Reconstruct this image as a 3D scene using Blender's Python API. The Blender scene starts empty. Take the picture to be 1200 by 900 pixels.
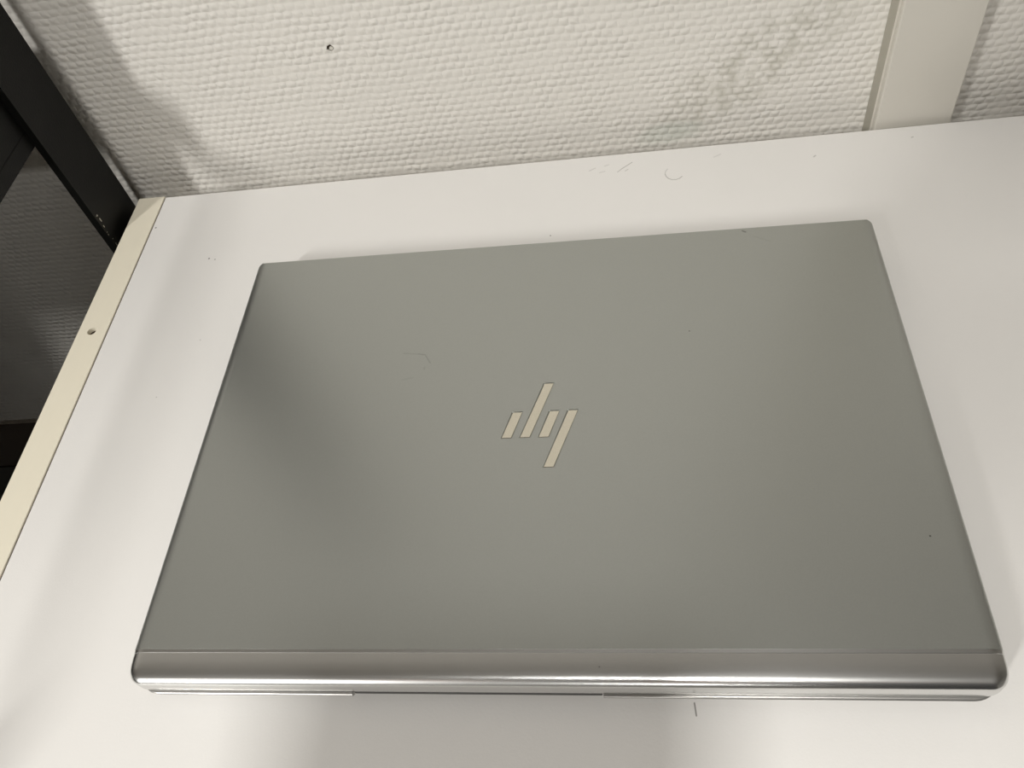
import bpy, bmesh, math, random
from mathutils import Vector, Matrix
random.seed(4)
S = bpy.context.scene
COL = S.collection
MM = 0.001

# ------------------------------------------------------------------ camera
cam_d = bpy.data.cameras.new('camera')
cam = bpy.data.objects.new('camera', cam_d); COL.objects.link(cam)
cam_d.sensor_fit = 'HORIZONTAL'; cam_d.sensor_width = 36.0
cam_d.lens = 36.0 * 960 / 1200
cam_d.clip_start = 0.01; cam_d.clip_end = 50
CAM_R = ((0.988676, 0.037022, -0.145426), (-0.057234, -0.802812, -0.593479), (-0.138721, 0.595082, -0.791602))
rx, dn, fw = (Vector(r) for r in CAM_R)          # right, image-down, forward
m = Matrix((rx, -dn, -fw)).transposed().to_4x4()
m.translation = Vector((0.03682, -0.31966, 0.31895))
cam.matrix_world = m
S.camera = cam

# ------------------------------------------------------------------ world, lights, exposure
w = bpy.data.worlds.new('world'); S.world = w; w.use_nodes = True
w.node_tree.nodes['Background'].inputs[0].default_value = (0.9, 0.95, 1.0, 1)
w.node_tree.nodes['Background'].inputs[1].default_value = 0.05

def area(name, loc, target, sx, sy, power, col):
    d = bpy.data.lights.new(name, 'AREA'); d.shape = 'RECTANGLE'; d.size = sx; d.size_y = sy
    d.energy = power; d.color = col
    o = bpy.data.objects.new(name, d); COL.objects.link(o); o.location = loc
    o.rotation_euler = (Vector(target) - Vector(loc)).to_track_quat('-Z', 'Y').to_euler()
    return o
WARM = (1.0, 0.985, 0.95)
# louvred downlight above the cabinet, fluorescent strip behind and to the left, large fitting far behind
down = area('ceiling_lamp_down', (-0.02, -0.86, 2.05), (-0.02, -0.64, 0), 0.24, 0.24, 4.7, WARM)
down.data.spread = math.radians(70)
strip = area('ceiling_lamp_strip', (-2.15, -3.05, 2.05), (-2.15, -3.05, 0), 0.26, 1.6, 150, WARM)
strip.rotation_euler = (0, 0, math.radians(-35))
area('ceiling_lamp_far', (0.55, -2.9, 2.05), (0.55, -2.9, 0), 1.3, 0.30, 20, WARM)

vs = S.view_settings
vs.view_transform = 'Standard'; vs.look = 'None'; vs.exposure = 0.0; vs.gamma = 1.0
vs.use_curve_mapping = False

# ------------------------------------------------------------------ material helpers
def mat(name, col, rough=0.5, metal=0.0, spec=0.5):
    m = bpy.data.materials.new(name); m.use_nodes = True
    b = m.node_tree.nodes['Principled BSDF']
    b.inputs['Base Color'].default_value = (*col, 1); b.inputs['Roughness'].default_value = rough
    b.inputs['Metallic'].default_value = metal; b.inputs['Specular IOR Level'].default_value = spec
    return m, m.node_tree, b
def N(nt, t, **kw):
    n = nt.nodes.new(t)
    for k, v in kw.items(): setattr(n, k, v)
    return n
def put(nt, sock, v):
    if hasattr(v, 'is_output'): nt.links.new(v, sock)
    elif v is not None: sock.default_value = v
def M(nt, op, a, b=None, c=None, clamp=False):
    n = N(nt, 'ShaderNodeMath', operation=op, use_clamp=clamp)
    for s, v in zip(n.inputs, (a, b, c)): put(nt, s, v)
    return n.outputs[0]
def V(nt, op, a, b=None, scale=None):
    n = N(nt, 'ShaderNodeVectorMath', operation=op)
    put(nt, n.inputs[0], a); put(nt, n.inputs[1], b)
    if scale is not None: put(nt, n.inputs['Scale'], scale)
    return n.outputs['Value'] if op in ('DOT_PRODUCT', 'LENGTH', 'DISTANCE') else n.outputs[0]
def mix(nt, fac, a, b):
    n = N(nt, 'ShaderNodeMix', data_type='RGBA'); put(nt, n.inputs[0], fac)
    put(nt, n.inputs[6], a); put(nt, n.inputs[7], b); return n.outputs[2]
def noise(nt, vec, scale, detail=3, rough=0.5, color=False):
    n = N(nt, 'ShaderNodeTexNoise'); put(nt, n.inputs['Vector'], vec)
    n.inputs['Scale'].default_value = scale; n.inputs['Detail'].default_value = detail
    n.inputs['Roughness'].default_value = rough
    return n.outputs['Color' if color else 'Fac']
def ramp(nt, x, a, b):
    n = N(nt, 'ShaderNodeMapRange', interpolation_type='SMOOTHSTEP'); put(nt, n.inputs[0], x)
    n.inputs[1].default_value = a; n.inputs[2].default_value = b
    return n.outputs[0]
def bump(nt, bsdf, h, dist, strength=1.0):
    n = N(nt, 'ShaderNodeBump'); n.inputs['Strength'].default_value = strength
    n.inputs['Distance'].default_value = dist; put(nt, n.inputs['Height'], h)
    nt.links.new(n.outputs[0], bsdf.inputs['Normal'])
def pos(nt): return N(nt, 'ShaderNodeTexCoord').outputs['Object']
def segs(nt, P, marks):
    """wear marks: (a, b, width, strength) segments in millimetres -> mask 0..1"""
    out = None
    for a, b, wd, st in marks:
        a = Vector((*a, 0)) * MM; b = Vector((*b, 0)) * MM; ba = b - a
        pa = V(nt, 'SUBTRACT', P, tuple(a))
        if ba.length > 1e-6:
            t = M(nt, 'MULTIPLY', V(nt, 'DOT_PRODUCT', pa, tuple(ba)), 1 / ba.length_squared, clamp=True)
            pa = V(nt, 'SUBTRACT', pa, V(nt, 'SCALE', tuple(ba), scale=t))
        k = M(nt, 'MULTIPLY', ramp(nt, V(nt, 'LENGTH', pa), wd * MM, wd * 0.35 * MM), st)
        out = k if out is None else M(nt, 'MAXIMUM', out, k)
    return out
def flat(nt, P):          # drop z
    return V(nt, 'MULTIPLY', P, (1, 1, 0))

# ---- wallpaper: woven relief, dirt rubbed into the weave
WALLPAPER, nt, b = mat('woven_wallpaper', (0.82, 0.79, 0.735), 0.55, spec=0.35)
P = pos(nt)
wob = V(nt, 'SCALE', V(nt, 'SUBTRACT', noise(nt, P, 160, 1, color=True), (0.5, 0.5, 0.5)), scale=0.0020)
wob2 = V(nt, 'SCALE', V(nt, 'SUBTRACT', noise(nt, P, 22, 2, color=True), (0.5, 0.5, 0.5)), scale=0.0035)
sx = N(nt, 'ShaderNodeSeparateXYZ'); nt.links.new(V(nt, 'ADD', V(nt, 'ADD', P, wob), wob2), sx.inputs[0])
row = M(nt, 'DIVIDE', sx.outputs[2], 0.0046)
ri = M(nt, 'FLOOR', row); fz = M(nt, 'SUBTRACT', M(nt, 'SUBTRACT', row, ri), 0.5)
par = M(nt, 'MULTIPLY', M(nt, 'FLOORED_MODULO', ri, 2.0), 0.5)
u = M(nt, 'ADD', M(nt, 'DIVIDE', sx.outputs[0], 0.0057), par)
fu = M(nt, 'SUBTRACT', M(nt, 'FRACT', u), 0.5)
cz = M(nt, 'COSINE', M(nt, 'MULTIPLY', fz, math.pi)); cu = M(nt, 'COSINE', M(nt, 'MULTIPLY', fu, math.pi))
dome = M(nt, 'MULTIPLY', M(nt, 'POWER', M(nt, 'MAXIMUM', cz, 0.0), 1.2), M(nt, 'POWER', M(nt, 'MAXIMUM', cu, 0.0), 0.9))
amp = ramp(nt, noise(nt, P, 70, 3), 0.25, 0.75)
h = M(nt, 'ADD', M(nt, 'MULTIPLY', dome, M(nt, 'ADD', M(nt, 'MULTIPLY', amp, 0.75), 0.4)),
      M(nt, 'MULTIPLY', noise(nt, P, 500, 2), 0.12))
bump(nt, b, h, 0.00055)
sp = N(nt, 'ShaderNodeSeparateXYZ'); nt.links.new(P, sp.inputs[0])
def blob(cx, cz, rx_, rz_, rot):
    dx = M(nt, 'SUBTRACT', sp.outputs[0], cx); dz = M(nt, 'SUBTRACT', sp.outputs[2], cz)
    c, s = math.cos(rot), math.sin(rot)
    a = M(nt, 'DIVIDE', M(nt, 'ADD', M(nt, 'MULTIPLY', dx, c), M(nt, 'MULTIPLY', dz, s)), rx_)
    e = M(nt, 'DIVIDE', M(nt, 'SUBTRACT', M(nt, 'MULTIPLY', dz, c), M(nt, 'MULTIPLY', dx, s)), rz_)
    return ramp(nt, M(nt, 'ADD', M(nt, 'MULTIPLY', a, a), M(nt, 'MULTIPLY', e, e)), 1.0, 0.0)
low = M(nt, 'SUBTRACT', 1.0, M(nt, 'MINIMUM', h, 1.0))
dirt = M(nt, 'MULTIPLY', blob(0.118, 0.036, 0.085, 0.027, 0.62), ramp(nt, noise(nt, P, 110, 4), 0.38, 0.62))
dirt = M(nt, 'MULTIPLY', dirt, M(nt, 'ADD', M(nt, 'MULTIPLY', low, 0.75), 0.14), clamp=True)
c1 = mix(nt, M(nt, 'MULTIPLY', dirt, 0.55), (0.82, 0.79, 0.735, 1), (0.36, 0.345, 0.26, 1))
grn = M(nt, 'MULTIPLY', blob(0.072, -0.004, 0.026, 0.010, 0.1), 0.22)
nt.links.new(mix(nt, grn, c1, (0.40, 0.52, 0.44, 1)), b.inputs['Base Color'])

PLAIN, _, _ = mat('painted_wall', (0.34, 0.33, 0.31), 0.7)
CEIL, _, _ = mat('ceiling_paint', (0.50, 0.49, 0.47), 0.8)
FLOOR, nt, b = mat('brown_linoleum', (0.10, 0.08, 0.06), 0.45)
nt.links.new(mix(nt, noise(nt, pos(nt), 30, 5), (0.07, 0.055, 0.04, 1), (0.13, 0.10, 0.075, 1)), b.inputs['Base Color'])

# ---- white melamine with pencil marks and specks
MELA, nt, b = mat('white_melamine', (0.80, 0.775, 0.735), 0.30, spec=0.45)
P = flat(nt, pos(nt))
arc = [(71.07 + 5.2 * math.cos(t), 66.8 + 5.8 * math.sin(t)) for t in [2.3 + i * 0.42 for i in range(9)]]
marks = [((-207.5, 27.6), (-207.5, 27.6), 0.75, 1), ((-203.4, 26.4), (-203.4, 26.4), 0.6, .8), ((-252.3, 59.9), (-252.3, 59.9), 0.8, .9),
         ((-1, 23), (-1, 23), 0.55, .9), ((54.7, -231.8), (55, -236.3), 0.4, .75),
         ((38.5, 72.5), (41, 75), 0.35, .45), ((41, 75), (47.5, 80.3), 0.35, .55), ((43, 72.8), (44.8, 74.2), 0.35, .4),
         ((22, 76), (25.5, 78), 0.6, .22), ((28, 73.5), (31, 74.2), 0.6, .2), ((31, 79), (33.5, 80), 0.6, .2),
         ((95, 78), (99, 80), 0.7, .16), ((150, 70), (151, 71), 0.7, .35), ((-195, -37), (-195, -37), 0.5, .45),
         ((-170, -52), (-170, -52), 0.5, .4), ((-209, -75), (-209, -75), 0.5, .4), ((205, 79), (206, 79.4), 0.5, .45)]
marks += [(arc[i], arc[i + 1], 0.38, .5 if i > 1 else .3) for i in range(len(arc) - 1)]
k = segs(nt, P, marks)
base = mix(nt, noise(nt, P, 14, 3), (0.79, 0.775, 0.75, 1), (0.82, 0.80, 0.775, 1))
nt.links.new(mix(nt, k, base, (0.10, 0.085, 0.07, 1)), b.inputs['Base Color'])
bump(nt, b, noise(nt, P, 900, 2), 0.00004)

BEIGE, nt, b = mat('beige_panel', (0.72, 0.65, 0.49), 0.40, spec=0.4)
nt.links.new(mix(nt, noise(nt, V(nt, 'MULTIPLY', pos(nt), (60, 8, 8)), 4, 4), (0.81, 0.755, 0.62, 1), (0.84, 0.785, 0.645, 1)), b.inputs['Base Color'])
DARKW, _, _ = mat('recess_shade', (0.045, 0.03, 0.016), 0.9)  # near-black brown standing in for shade inside holes and gap
GAP, _, _ = mat('raw_particleboard', (0.16, 0.11, 0.06), 0.9)

BLACK, nt, b = mat('black_powder_coat', (0.003, 0.003, 0.0025), 0.5, spec=0.2)
bump(nt, b, noise(nt, pos(nt), 1200, 2), 0.0001)
BARE, _, _ = mat('scraped_steel', (0.45, 0.43, 0.38), 0.35, metal=0.9)
BROWNB, _, _ = mat('dark_brown_board', (0.045, 0.032, 0.022), 0.5)
GREENB, _, _ = mat('greenish_black_board', (0.030, 0.033, 0.028), 0.5)

CASE, nt, b = mat('cream_pvc', (0.68, 0.65, 0.585), 0.38, spec=0.45)
CASE2, _, _ = mat('cream_pvc_shaded', (0.43, 0.41, 0.345), 0.45)  # darker copy of the cream PVC, side-face shade put into its colour

# ---- laptop finish
def silver(name, col, rough, metal, marks=None):
    m, nt, b = mat(name, col, rough, metal)
    P = pos(nt)
    g = noise(nt, P, 2200, 2)
    c = mix(nt, g, tuple(x * 0.95 for x in col) + (1,), tuple(min(1, x * 1.05) for x in col) + (1,))
    if marks:
        k = segs(nt, flat(nt, P), marks)
        c = mix(nt, k, c, (0.06, 0.055, 0.05, 1))
    nt.links.new(c, b.inputs['Base Color'])
    bump(nt, b, g, 0.000008)
    return m
SILVER = silver('silver_lid_paint', (0.442, 0.455, 0.435), 0.32, 0.9,
    [((-69.6, -71.7), (-60, -73.0), 0.5, .15), ((-62, -72.6), (-58.5, -73.4), 0.5, .25), ((-58.5, -73.4), (-55.4, -78.6), 0.5, .2),
     ((99.5, -3.3), (100.8, -4.2), 0.7, .5), ((68, -67.6), (68, -67.6), 0.5, .7), ((148.6, -174.4), (148.6, -174.4), 0.55, .8),
     ((-68, -88), (-63, -87), 0.7, .08), ((-58, -81), (-58, -82.5), 0.6, .12), ((105, -8), (112, -12), 0.8, .06)])
BAND = silver('silver_hinge_band', (0.72, 0.72, 0.71), 0.25, 1.0, [((23.8, -223.5), (23.8, -223.5), 0.4, .8)])
CHASSIS = silver('silver_base', (0.50, 0.49, 0.47), 0.30, 0.85)
LOGO, _, _ = mat('polished_logo_metal', (0.72, 0.68, 0.57), 0.22, 0.8)
DARKP, _, _ = mat('dark_plastic', (0.035, 0.035, 0.033), 0.45)
RUBBER, _, _ = mat('black_rubber', (0.015, 0.015, 0.015), 0.8)

# ------------------------------------------------------------------ mesh helpers
def link(name, bm, material, parent=None, kind=None, smooth=None, bevel=0):
    me = bpy.data.meshes.new(name)
    if bevel:
        bmesh.ops.bevel(bm, geom=bm.edges[:], offset=bevel, segments=2, affect='EDGES', profile=0.5)
    bmesh.ops.recalc_face_normals(bm, faces=bm.faces)
    if smooth is not None:
        for f in bm.faces: f.smooth = True
    bm.to_mesh(me); bm.free()
    if smooth is not None: me.set_sharp_from_angle(angle=math.radians(smooth))
    me.materials.append(material)
    o = bpy.data.objects.new(name, me); COL.objects.link(o)
    if parent: o.parent = parent
    if kind: o['kind'] = kind
    return o
def box(bm, x0, x1, y0, y1, z0, z1):
    v = [bm.verts.new((x * MM, y * MM, z * MM)) for x in (x0, x1) for y in (y0, y1) for z in (z0, z1)]
    for f in ((0, 1, 3, 2), (4, 6, 7, 5), (0, 4, 5, 1), (2, 3, 7, 6), (0, 2, 6, 4), (1, 5, 7, 3)):
        bm.faces.new([v[i] for i in f])
    return bm
def bx(*a): return box(bmesh.new(), *a)
def empty(name, label, cat, loc=(0, 0, 0), rz=0):
    o = bpy.data.objects.new(name, None); COL.objects.link(o); o.empty_display_size = 0.05
    o.location = loc; o.rotation_euler.z = rz; o['label'] = label; o['category'] = cat
    return o
def apply_bool(o, cutters):
    for c in cutters:
        md = o.modifiers.new('cut', 'BOOLEAN'); md.operation = 'DIFFERENCE'; md.solver = 'EXACT'; md.object = c
    dg = bpy.context.evaluated_depsgraph_get(); dg.update()
    me = bpy.data.meshes.new_from_object(o.evaluated_get(dg))
    o.modifiers.clear(); old = o.data; o.data = me; bpy.data.meshes.remove(old); me.name = o.name
    for c in cutters:
        d = c.data; bpy.data.objects.remove(c); bpy.data.meshes.remove(d)
def ring_solid(rings):
    """closed solid from equal-length rings of (x,y,z) in mm"""
    bm = bmesh.new()
    R = [[bm.verts.new((p[0] * MM, p[1] * MM, p[2] * MM)) for p in r] for r in rings]
    n = len(R[0])
    for a, b in zip(R, R[1:]):
        for i in range(n):
            j = (i + 1) % n; bm.faces.new((a[i], a[j], b[j], b[i]))
    bm.faces.new(R[0][::-1]); bm.faces.new(R[-1])
    return bm
def prism(pts, z0, z1):
    return ring_solid([[(x, y, z0) for x, y in pts], [(x, y, z1) for x, y in pts]])
def cyl(cx, cy, r, z0, z1, n=24):
    return prism([(cx + r * math.cos(2 * math.pi * i / n), cy + r * math.sin(2 * math.pi * i / n)) for i in range(n)], z0, z1)

# ------------------------------------------------------------------ the room
FZ = -750; CZ = 2100; WY = 110
link('floor', bx(-3600, 2300, -5600, WY + 100, FZ - 60, FZ), FLOOR, kind='structure')
link('ceiling', bx(-3600, 2300, -5600, WY + 100, CZ, CZ + 60), CEIL, kind='structure')
wall_back = link('wall_back', bx(-3600, 2300, WY, WY + 100, FZ, CZ), WALLPAPER, kind='structure')
link('wall_left', bx(-3600, -3500, -5500, WY, FZ, CZ), PLAIN, kind='structure')
link('wall_right', bx(2200, 2300, -5500, WY, FZ, CZ), PLAIN, kind='structure')
link('wall_front', bx(-3600, 2300, -5600, -5500, FZ, CZ), PLAIN, kind='structure')

# screw hole left in the wallpaper
HX, HZ = -120.25, 77.07
n = 14
ro = [(HX + (2.3 + 0.5 * random.uniform(-1, 1)) * math.cos(2 * math.pi * i / n), HZ + (1.9 + .4 * random.uniform(-1, 1)) * math.sin(2 * math.pi * i / n)) for i in range(n)]
cut = link('cut', ring_solid([[(x, WY - 3, z) for x, z in ro], [(x, WY + 7, z) for x, z in ro]]), GAP)
apply_bool(wall_back, [cut])
def disc(cx, cz, r, y0, y1):
    return ring_solid([[(cx + r * math.cos(2 * math.pi * i / n), y, cz + r * 0.85 * math.sin(2 * math.pi * i / n)) for i in range(n)] for y in (y0, y1)])
link('wall_hole_shade', disc(HX, HZ, 2.9, WY + 1.2, WY + 6), DARKW, wall_back)  # dark disc painting the shade inside the hole
link('wall_plug', disc(HX + 0.5, HZ - 0.5, 1.15, WY + 0.2, WY + 3), CASE, wall_back)
# ------------------------------------------------------------------ cable trunking on the wall
tr = empty('cable_trunking', 'cream plastic cable trunking running up the wall behind the white shelf top', 'trunking', (0.2085, WY * MM, FZ * MM))
def tk(name, x0, x1, y0, y1, m, bev):      # local: origin at wall, bottom
    return link(name, bx(x0, x1, y0, y1, 0, CZ - FZ), m, tr, bevel=bev)
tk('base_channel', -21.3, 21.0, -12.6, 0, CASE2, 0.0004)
tk('cover', -20.6, 21.5, -17.6, -13.2, CASE, 0.0007)
tk('seam_rib', -21.5, 21.2, -13.2, -12.6, CASE, 0)

# ------------------------------------------------------------------ cabinet under the laptop
cab = empty('cabinet', 'white cabinet top with a beige left side panel, standing against the wall under the laptop', 'cabinet', (0, 0, FZ * MM))
H = -FZ
YB, YF = 89, -370
side = link('side_panel', bx(-273.3, -255.2, YF, YB + 0.6, 0, H + 0.5), BEIGE, cab, bevel=0.0004)
side['label'] = 'beige side panel with one drilled hole in its top edge'
cut = link('cut', cyl(-264.5, -25.2, 2.6, H - 14, H + 5), GAP, cab); bpy.context.view_layer.update()
apply_bool(side, [cut])
link('drilled_hole_shade', cyl(-264.5, -25.2, 2.75, H - 15, H - 2.2), DARKW, cab)  # dark plug in place of the shade down the hole
link('joint_shade', bx(-255.3, -254.5, YF, YB - 0.5, H - 12, H - 0.5), DARKW, cab)  # dark strip painting the shade in the gap beside the board
link('top_board', bx(-254.6, 560, YF, YB, H - 18, H), MELA, cab, bevel=0.0004)
link('side_panel', bx(560.4, 578.4, YF, YB + 0.6, 0, H + 0.5), BEIGE, cab, bevel=0.0006)
link('bottom_board', bx(-255.2, 560.4, YF + 4, YB - 4, 60, 78), MELA, cab)
link('plinth', bx(-255.2, 560.4, YF + 30, YF + 46, 0, 60), MELA, cab)
link('back_panel', bx(-255.2, 560.4, YB - 4, YB - 1, 60, H - 18), MELA, cab)
for x0, x1 in ((-252, 151), (154, 557)):
    d = link('door', bx(x0, x1, YF - 18, YF - 0.5, 64, H - 22), MELA, cab, bevel=0.0008)
    hx = x1 - 40 if x0 < 0 else x0 + 40
    link('handle', bx(hx - 6, hx + 6, YF - 40, YF - 18, H - 200, H - 80), BARE, d, bevel=0.002)

# ------------------------------------------------------------------ black metal rack left of the cabinet
rack = empty('shelving_rack', 'black metal rack of flat uprights and rails beside the beige side panel', 'rack', (-0.6, -0.1, FZ * MM))
def rk(name, x0, x1, y0, y1, z0, z1, m=BLACK, bev=0.0006):   # given in shelf-top coordinates, mm
    return link(name, bx(x0 + 600, x1 + 600, y0 + 100, y1 + 100, z0 - FZ, z1 - FZ), m, rack, bevel=bev)
XL = -640
for xa in (-284, XL):
    up = bx(xa + 600, xa + 604.7, 151, 190, 0, 560 - FZ); box(up, xa + 582, xa + 600, 186, 190, 0, 560 - FZ)    # flat bar plus an unseen rear flange added to block light
    link('upright', up, BLACK, rack)
    rk('upright', xa, xa + 4.7, -360, -321, FZ, 72)
    for z0, z1 in ((72.7, 82.5), (-300, -258)):
        rk('side_rail', xa - 4.7, xa, -360, 90, z0, z1)
rk('shelf_board', XL + 5, -284.3, 12, 88, 82.6, 112, BLACK, 0)
rk('shelf_board', XL + 5, -400, -360, 11, 82, 100, BLACK)  # unseen board, added to keep lamp light off the wall below
rk('front_light_shield', XL + 5, -300, -360, -356, -256, 72, BLACK, 0)  # unseen sheet, added to block light coming in under the rail
rk('side_light_shield', XL - 6, XL - 4.8, -360, 90, FZ + 40, 97, BLACK, 0)  # unseen sheet, added to shade the wall from the left
rk('rear_strip', XL + 5, -289, 52, 100, -274, -256, BROWNB)['label'] = 'dark brown strip along the rear of the low shelf'
rk('shelf_board', XL + 5, -289, -360, 51.4, -274, -257, GREENB)
# bare scratches on the upright's front corner
for i in range(9):
    t = i / 8
    y = 51.6 + random.uniform(0, 2.2); z = 20 - 26 * t + random.uniform(-2, 2)
    rk('scratch', -279.35, -279.22, y, y + random.uniform(.3, .8), z, z + random.uniform(.4, 3.0 if i < 4 else 1.2), BARE, 0)

# ------------------------------------------------------------------ the laptop
TH = math.radians(-0.72)
lap = empty('laptop', 'closed silver laptop with a slanted bar logo, lying on the white cabinet top', 'laptop', (0, 0, 0), TH)
W2, YN = 163.0, -217.06
def sidedrop(e):               # rolled side edges of the lid
    r = 6.0
    return 0 if e >= r else 3.0 * (1 - math.sqrt(max(0, 1 - ((r - e) / r) ** 2)))
outline = [(-W2, YN, -1, 0), (W2, YN, 1, 0)]
rc = 3.0
for cx, a0 in ((W2 - rc, 0), (-W2 + rc, 90)):
    for i in range(9):
        a = math.radians(a0 + i * 90 / 8)
        outline.append((cx + rc * math.cos(a), -rc + rc * math.sin(a), math.cos(a), math.sin(a)))
def ring(inset, z, far=1.0):
    return [(x - nx * inset, y - ny * inset * far, z) for x, y, nx, ny in outline]
rings = [ring(1.2, 10.6), ring(0.2, 10.9), ring(0, 11.6), ring(0, 14.9)]
for e in (0.15, 0.5, 1.0, 1.7, 2.6, 3.7, 4.8, 6.0):
    rings.append(ring(e, 18.0 - sidedrop(e), 0.35))
lid = link('lid', ring_solid(rings), SILVER, lap, smooth=40)
bars = [[(-13.5, -109.8), (-9.35, -109.8), (-13.75, -123.15), (-17.9, -123.15)],
        [(0.52, -94.3), (4.65, -94.3), (-5.50, -123.15), (-9.65, -123.15)],
        [(3.32, -109.8), (7.5, -109.8), (2.88, -123.3), (-1.33, -123.3)],
        [(11.65, -109.75), (15.8, -109.75), (5.38, -138.7), (1.24, -138.7)]]
cuts = []
for q in bars:
    c = [sum(p[k] for p in q) / 4 for k in (0, 1)]
    g = 0.42
    big = []
    for i, (x, y) in enumerate(q):
        big.append((x + (g if i in (1, 2) else -g), y + (g if i in (0, 1) else -g)))
    cuts.append(link('cut', prism(big, 17.1, 19), GAP, lap))
    link('logo_bar', prism(q, 17.12, 17.86), LOGO, lap)['label'] = 'polished slanted bar of the logo'
bpy.context.view_layer.update()
apply_bool(lid, cuts)
lid.data.set_sharp_from_angle(angle=math.radians(40))

# rounded hinge band along the rear of the lid
prof = [(-1.5, -0.10), (-0.1, -0.26), (0.0, -0.42), (3.0, -0.52), (6.0, -0.72), (8.0, -0.94), (8.9, -1.12), (9.6, -1.36), (10.2, -1.66), (10.75, -2.02), (11.2, -2.38),
        (11.5, -2.72), (11.68, -3.1), (11.78, -3.7), (11.86, -5.0), (11.9, -7.0), (11.85, -9.0), (11.5, -10.8)]
es = [0, 0.12, 0.35, 0.7, 1.1, 1.6, 2.2, 2.8, 3.6, 4.6, 5.3, 6.0, 7.0]
xs = [-W2 + e for e in es] + [-100, -50, 0, 50, 100] + [W2 - e for e in reversed(es)]
bm = bmesh.new()
rows = []
RC = 7.0
for x in xs:
    e = min(x + W2, W2 - x)
    pull = 0 if e >= RC else RC - math.sqrt(max(0, RC * RC - (RC - e) ** 2))
    r = []
    for uu, vv in prof:
        k = max(0, (uu - 2) / 9.9)
        y = -218.5 - (uu - pull * min(1, k ** 0.9))
        z = max(18 + vv - sidedrop(e) * (1 - abs(vv) / 11), 7.0)
        r.append(bm.verts.new((x * MM, y * MM, z * MM)))
    r.append(bm.verts.new((x * MM, -217.0 * MM, 7.2 * MM)))
    rows.append(r)
for a, b_ in zip(rows, rows[1:]):
    for i in range(len(a)):
        j = (i + 1) % len(a); bm.faces.new((a[i], a[j], b_[j], b_[i]))
bm.faces.new(rows[0]); bm.faces.new(rows[-1][::-1])
link('hinge_band', bm, BAND, lap, smooth=38)

# lower chassis
def rr(inset, z, x2=161.8, yf=-1.0, yn=-231.3, rn=9.0, rf=5.0):
    pts = []
    for cx, cy, r, a0 in ((x2 - rn, yn + rn, rn, 270), (x2 - rf, yf - rf, rf, 0), (-x2 + rf, yf - rf, rf, 90), (-x2 + rn, yn + rn, rn, 180)):
        for i in range(9):
            a = math.radians(a0 + i * 90 / 8)
            pts.append((cx + (r - inset) * math.cos(a), cy + (r - inset) * math.sin(a), z))
    return pts
base = link('chassis', ring_solid([rr(5, 2.0), rr(3, 2.3), rr(1.4, 3.2), rr(0.3, 4.8), rr(0, 6.2), rr(0.25, 6.55), rr(0.8, 6.7)]), CHASSIS, lap, smooth=40)
cut = link('cut', bx(-72, 24.6, -235, -228.6, 1, 9), DARKP, lap); bpy.context.view_layer.update()
apply_bool(base, [cut])
base.data.set_sharp_from_angle(angle=math.radians(40))
link('hinge_spine', bx(-71.6, 24.2, -230.0, -227.6, 4.2, 6.9), DARKP, lap, bevel=0.0004)
link('palm_rest_deck', ring_solid([rr(2.0, 6.6, yn=-228), rr(2.0, 10.7, yn=-217)]), DARKP, lap)
for cx in (-120, 120):
    for y0 in (-20, -205):
        link('rubber_foot', bx(cx - 30, cx + 30, y0 - 5, y0 + 5, 0, 2.4), RUBBER, lap, bevel=0.0006)

# ------------------------------------------------------------------ the photographer, behind the camera, whose shadow lies on the cabinet
PHG, _, _ = mat('phone_glass', (0.02, 0.02, 0.022), 0.15)
ph = empty('phone', 'dark phone held out in two hands above the laptop', 'phone')
ph.matrix_world = m
def pb(name, x0, x1, y0, y1, z0, z1, mm_, bev): return link(name, bx(x0, x1, y0, y1, z0, z1), mm_, ph, bevel=bev)
pb('phone_body', -132, 14, -56, 15, 3, 11, BLACK, 0.0028)
pb('screen', -129, 11, -53, 12, 11, 11.4, PHG, 0)
SKIN, _, _ = mat('skin', (0.55, 0.36, 0.27), 0.5)
SHIRT, _, _ = mat('dark_jumper', (0.035, 0.037, 0.045), 0.85)
TROU, _, _ = mat('dark_trousers', (0.025, 0.028, 0.04), 0.85)
HAIR, _, _ = mat('brown_hair', (0.05, 0.03, 0.018), 0.6)
SHOE, _, _ = mat('black_shoe_leather', (0.02, 0.02, 0.02), 0.4)
def skin_mesh(name, joints, edges, root, parent, mats, pick):
    me = bpy.data.meshes.new(name)
    idx = {k: i for i, k in enumerate(joints)}
    me.from_pydata([j[0] for j in joints.values()], [(idx[a], idx[b]) for a, b in edges], [])
    o = bpy.data.objects.new(name, me); COL.objects.link(o)
    md = o.modifiers.new('skin', 'SKIN'); md.use_smooth_shade = True
    for i, j in enumerate(joints.values()):
        r = j[1]; me.skin_vertices[0].data[i].radius = r if isinstance(r, tuple) else (r, r)
    me.skin_vertices[0].data[idx[root]].use_root = True
    o.modifiers.new('sub', 'SUBSURF').levels = 2
    dg = bpy.context.evaluated_depsgraph_get(); dg.update()
    new = bpy.data.meshes.new_from_object(o.evaluated_get(dg))
    o.modifiers.clear(); o.data = new; bpy.data.meshes.remove(me); new.name = name
    new.materials.clear()
    for q in mats: new.materials.append(q)
    for f in new.polygons: f.material_index = pick(f.center); f.use_smooth = True
    if parent: o.parent = parent
    return o
PX, PY = 0.38, -0.74          # both arms stretched out, phone held at its two ends
man = empty('person', 'person in dark jumper and trousers standing at the cabinet, phone in both hands', 'person', (PX, PY, FZ * MM))
SD = Vector((1, 0, 0)); FR = Vector((0, 1, 0)); HD = Vector((-.25, .968, 0)); HS = Vector((.968, .25, 0))
def B(s_, f_, z_): return tuple(SD * s_ + FR * f_ + Vector((0, 0, z_)))
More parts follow.
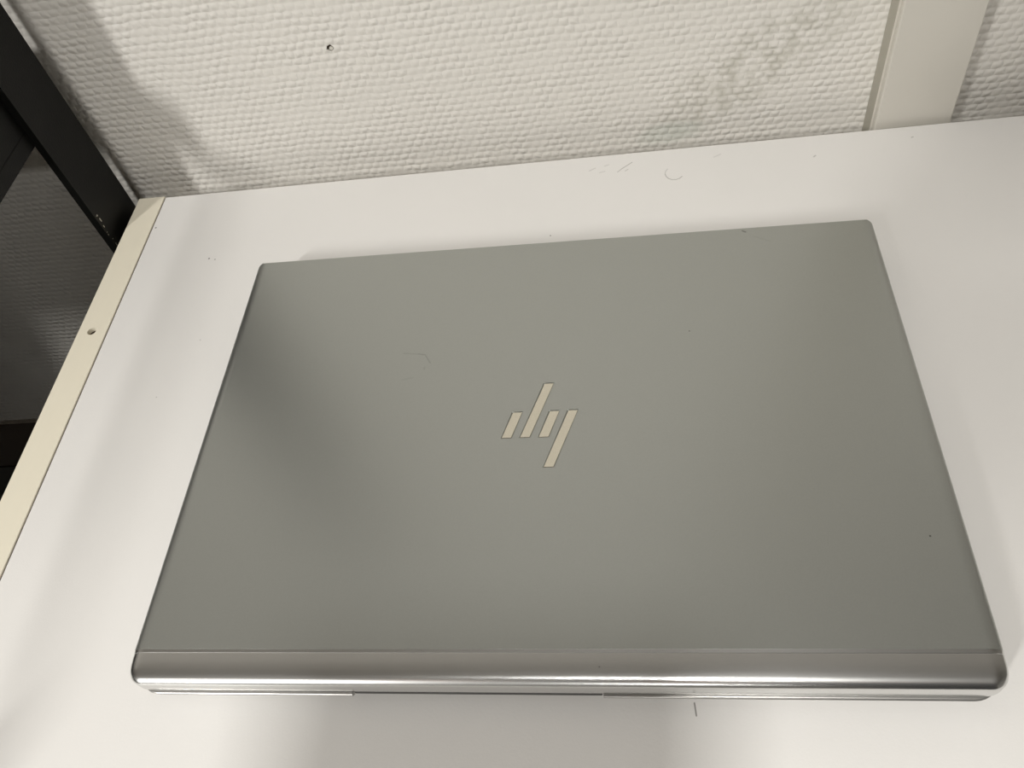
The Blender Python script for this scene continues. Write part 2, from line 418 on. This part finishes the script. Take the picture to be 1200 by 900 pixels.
def Hh(s_, f_, z_): return tuple(Vector(B(0, .02, 0)) + HS * s_ + HD * f_ + Vector((0, 0, z_)))
J = {'pelvis': (B(0, 0, .93), (.145, .11)), 'waist': (B(0, 0, 1.06), (.135, .10)), 'chest': (B(0, 0, 1.26), (.15, .11)),
     'collar': (B(0, 0, 1.43), (.075, .075)), 'neck': (B(0, .01, 1.50), .052), 'jaw': (Hh(0, .03, 1.555), (.062, .068)),
     'skull': (Hh(0, .02, 1.65), (.08, .09)), 'crown': (Hh(0, .01, 1.71), (.055, .06)), 'nose': (Hh(0, .115, 1.615), .012)}
Ed = [('pelvis', 'waist'), ('waist', 'chest'), ('chest', 'collar'), ('collar', 'neck'), ('neck', 'jaw'), ('jaw', 'skull'), ('skull', 'crown'), ('skull', 'nose')]
lens = Vector((0.03682, -0.31966, 0.31895)) - Vector((PX, PY, FZ * MM))
rgt = rx; up_ = -dn
for k, s_ in (('L', -1), ('R', 1)):
    J['sh' + k] = (B(s_ * .175, 0, 1.375), .055)
    Ed += [('chest', 'sh' + k)]
    e_ = .018 if k == 'R' else -.150
    grip = lens + rgt * e_ - fw * 0.018 - up_ * (0.083 if k == 'R' else 0.086)
    wrist = grip + Vector((-.005 * s_, -.085, -.03))
    EL = Vector(B(.165, 0, 1.375)).lerp(wrist, .52) + Vector((.06, -.04, -.10)) if k == 'R' else Vector((-.135, -.485, .285 - FZ * MM)) - Vector((PX, PY, 0))
    palm = grip + Vector((.02 * s_, -.035, -.012))
    for q in range(4):                       # fingers close behind the phone
        a_ = palm + up_ * (-.022 + .016 * q) + Vector((.012 * s_, .014, 0)); c_ = a_ + up_ * .012 + fw * .018 + rgt * (.012 * s_)
        d_ = grip + up_ * (-.020 + .013 * q) + fw * .0065 + rgt * (.004 * s_); t_ = d_ - rgt * (.014 * s_) + fw * .001
        for nm, p_, r_ in (('a', a_, .0105), ('c', c_, .0098), ('d', d_, .009), ('t', t_, .0078)): J[f'f{q}{nm}{k}'] = (tuple(p_), r_)
    a_ = palm - fw * .016 - rgt * (.012 * s_); b__ = grip - fw * .014 - rgt * (.014 * s_) - up_ * .012; t_ = grip - fw * .012 - rgt * (.038 * s_)
    for nm, p_, r_ in (('a', a_, .013), ('b', b__, .011), ('t', t_, .009)): J[f'th{nm}{k}'] = (tuple(p_), r_)
    J['el' + k] = (tuple(EL), .044); J['fo' + k] = (tuple(wrist.lerp(EL, .45)), .04); J['wr' + k] = (tuple(wrist), (.028, .024)); J['pa' + k] = (tuple(palm), (.034, .02))
    Ed += [('sh' + k, 'el' + k), ('el' + k, 'fo' + k), ('fo' + k, 'wr' + k), ('wr' + k, 'pa' + k), ('pa' + k, f'tha{k}'), (f'tha{k}', f'thb{k}'), (f'thb{k}', f'tht{k}')]
    for q in range(4): Ed += [('pa' + k, f'f{q}a{k}'), (f'f{q}a{k}', f'f{q}c{k}'), (f'f{q}c{k}', f'f{q}d{k}'), (f'f{q}d{k}', f'f{q}t{k}')]
    J['hip' + k] = (B(s_ * .085, -.01, .86), .072); J['kn' + k] = (B(s_ * .10, .02, .49), .056); J['ca' + k] = (B(s_ * .102, -.01, .34), .05)
    J['an' + k] = (B(s_ * .105, -.03, .09), .036); J['he' + k] = (B(s_ * .105, -.04, .045), .036); J['to' + k] = (B(s_ * .12, .14, .035), (.04, .03))
    Ed += [('pelvis', 'hip' + k), ('hip' + k, 'kn' + k), ('kn' + k, 'ca' + k), ('ca' + k, 'an' + k), ('an' + k, 'he' + k), ('he' + k, 'to' + k)]
wR = Vector(J['wrR'][0])
def pick(c):
    if c.z < .085: return 3
    if c.z > 1.485: return 0
    if c.y > wR.y - .005 and c.z > .9: return 0
    if c.z < .97 and c.y < .16: return 2
    return 1
skin_mesh('body', J, Ed, 'pelvis', man, [SKIN, SHIRT, TROU, SHOE], pick)
def ell(name, c, r, mm_):                 # ellipsoid in head directions
    bm = bmesh.new(); bmesh.ops.create_uvsphere(bm, u_segments=24, v_segments=16, radius=1)
    for v in bm.verts:
        q = v.co.copy(); v.co = Vector(Hh(c[0] + q.x * r[0], c[1] + q.y * r[1], c[2] + q.z * r[2]))
        if name == 'hair' and q.z < -.1 and q.y > -.1: v.co = Vector(Hh(c[0] + q.x * r[0], c[1] - .1 * r[1], c[2] - .1 * r[2]))
    link(name, bm, mm_, man, smooth=80)
ell('hair', (0, .0, 1.68), (.09, .112, .095), HAIR)
for s_ in (-1, 1):
    ell('eye', (s_ * .03, .092, 1.64), (.011, .011, .009), MELA)
    ell('ear', (s_ * .083, .02, 1.62), (.01, .02, .031), SKIN)
ell('mouth', (0, .093, 1.572), (.024, .008, .006), HAIR)
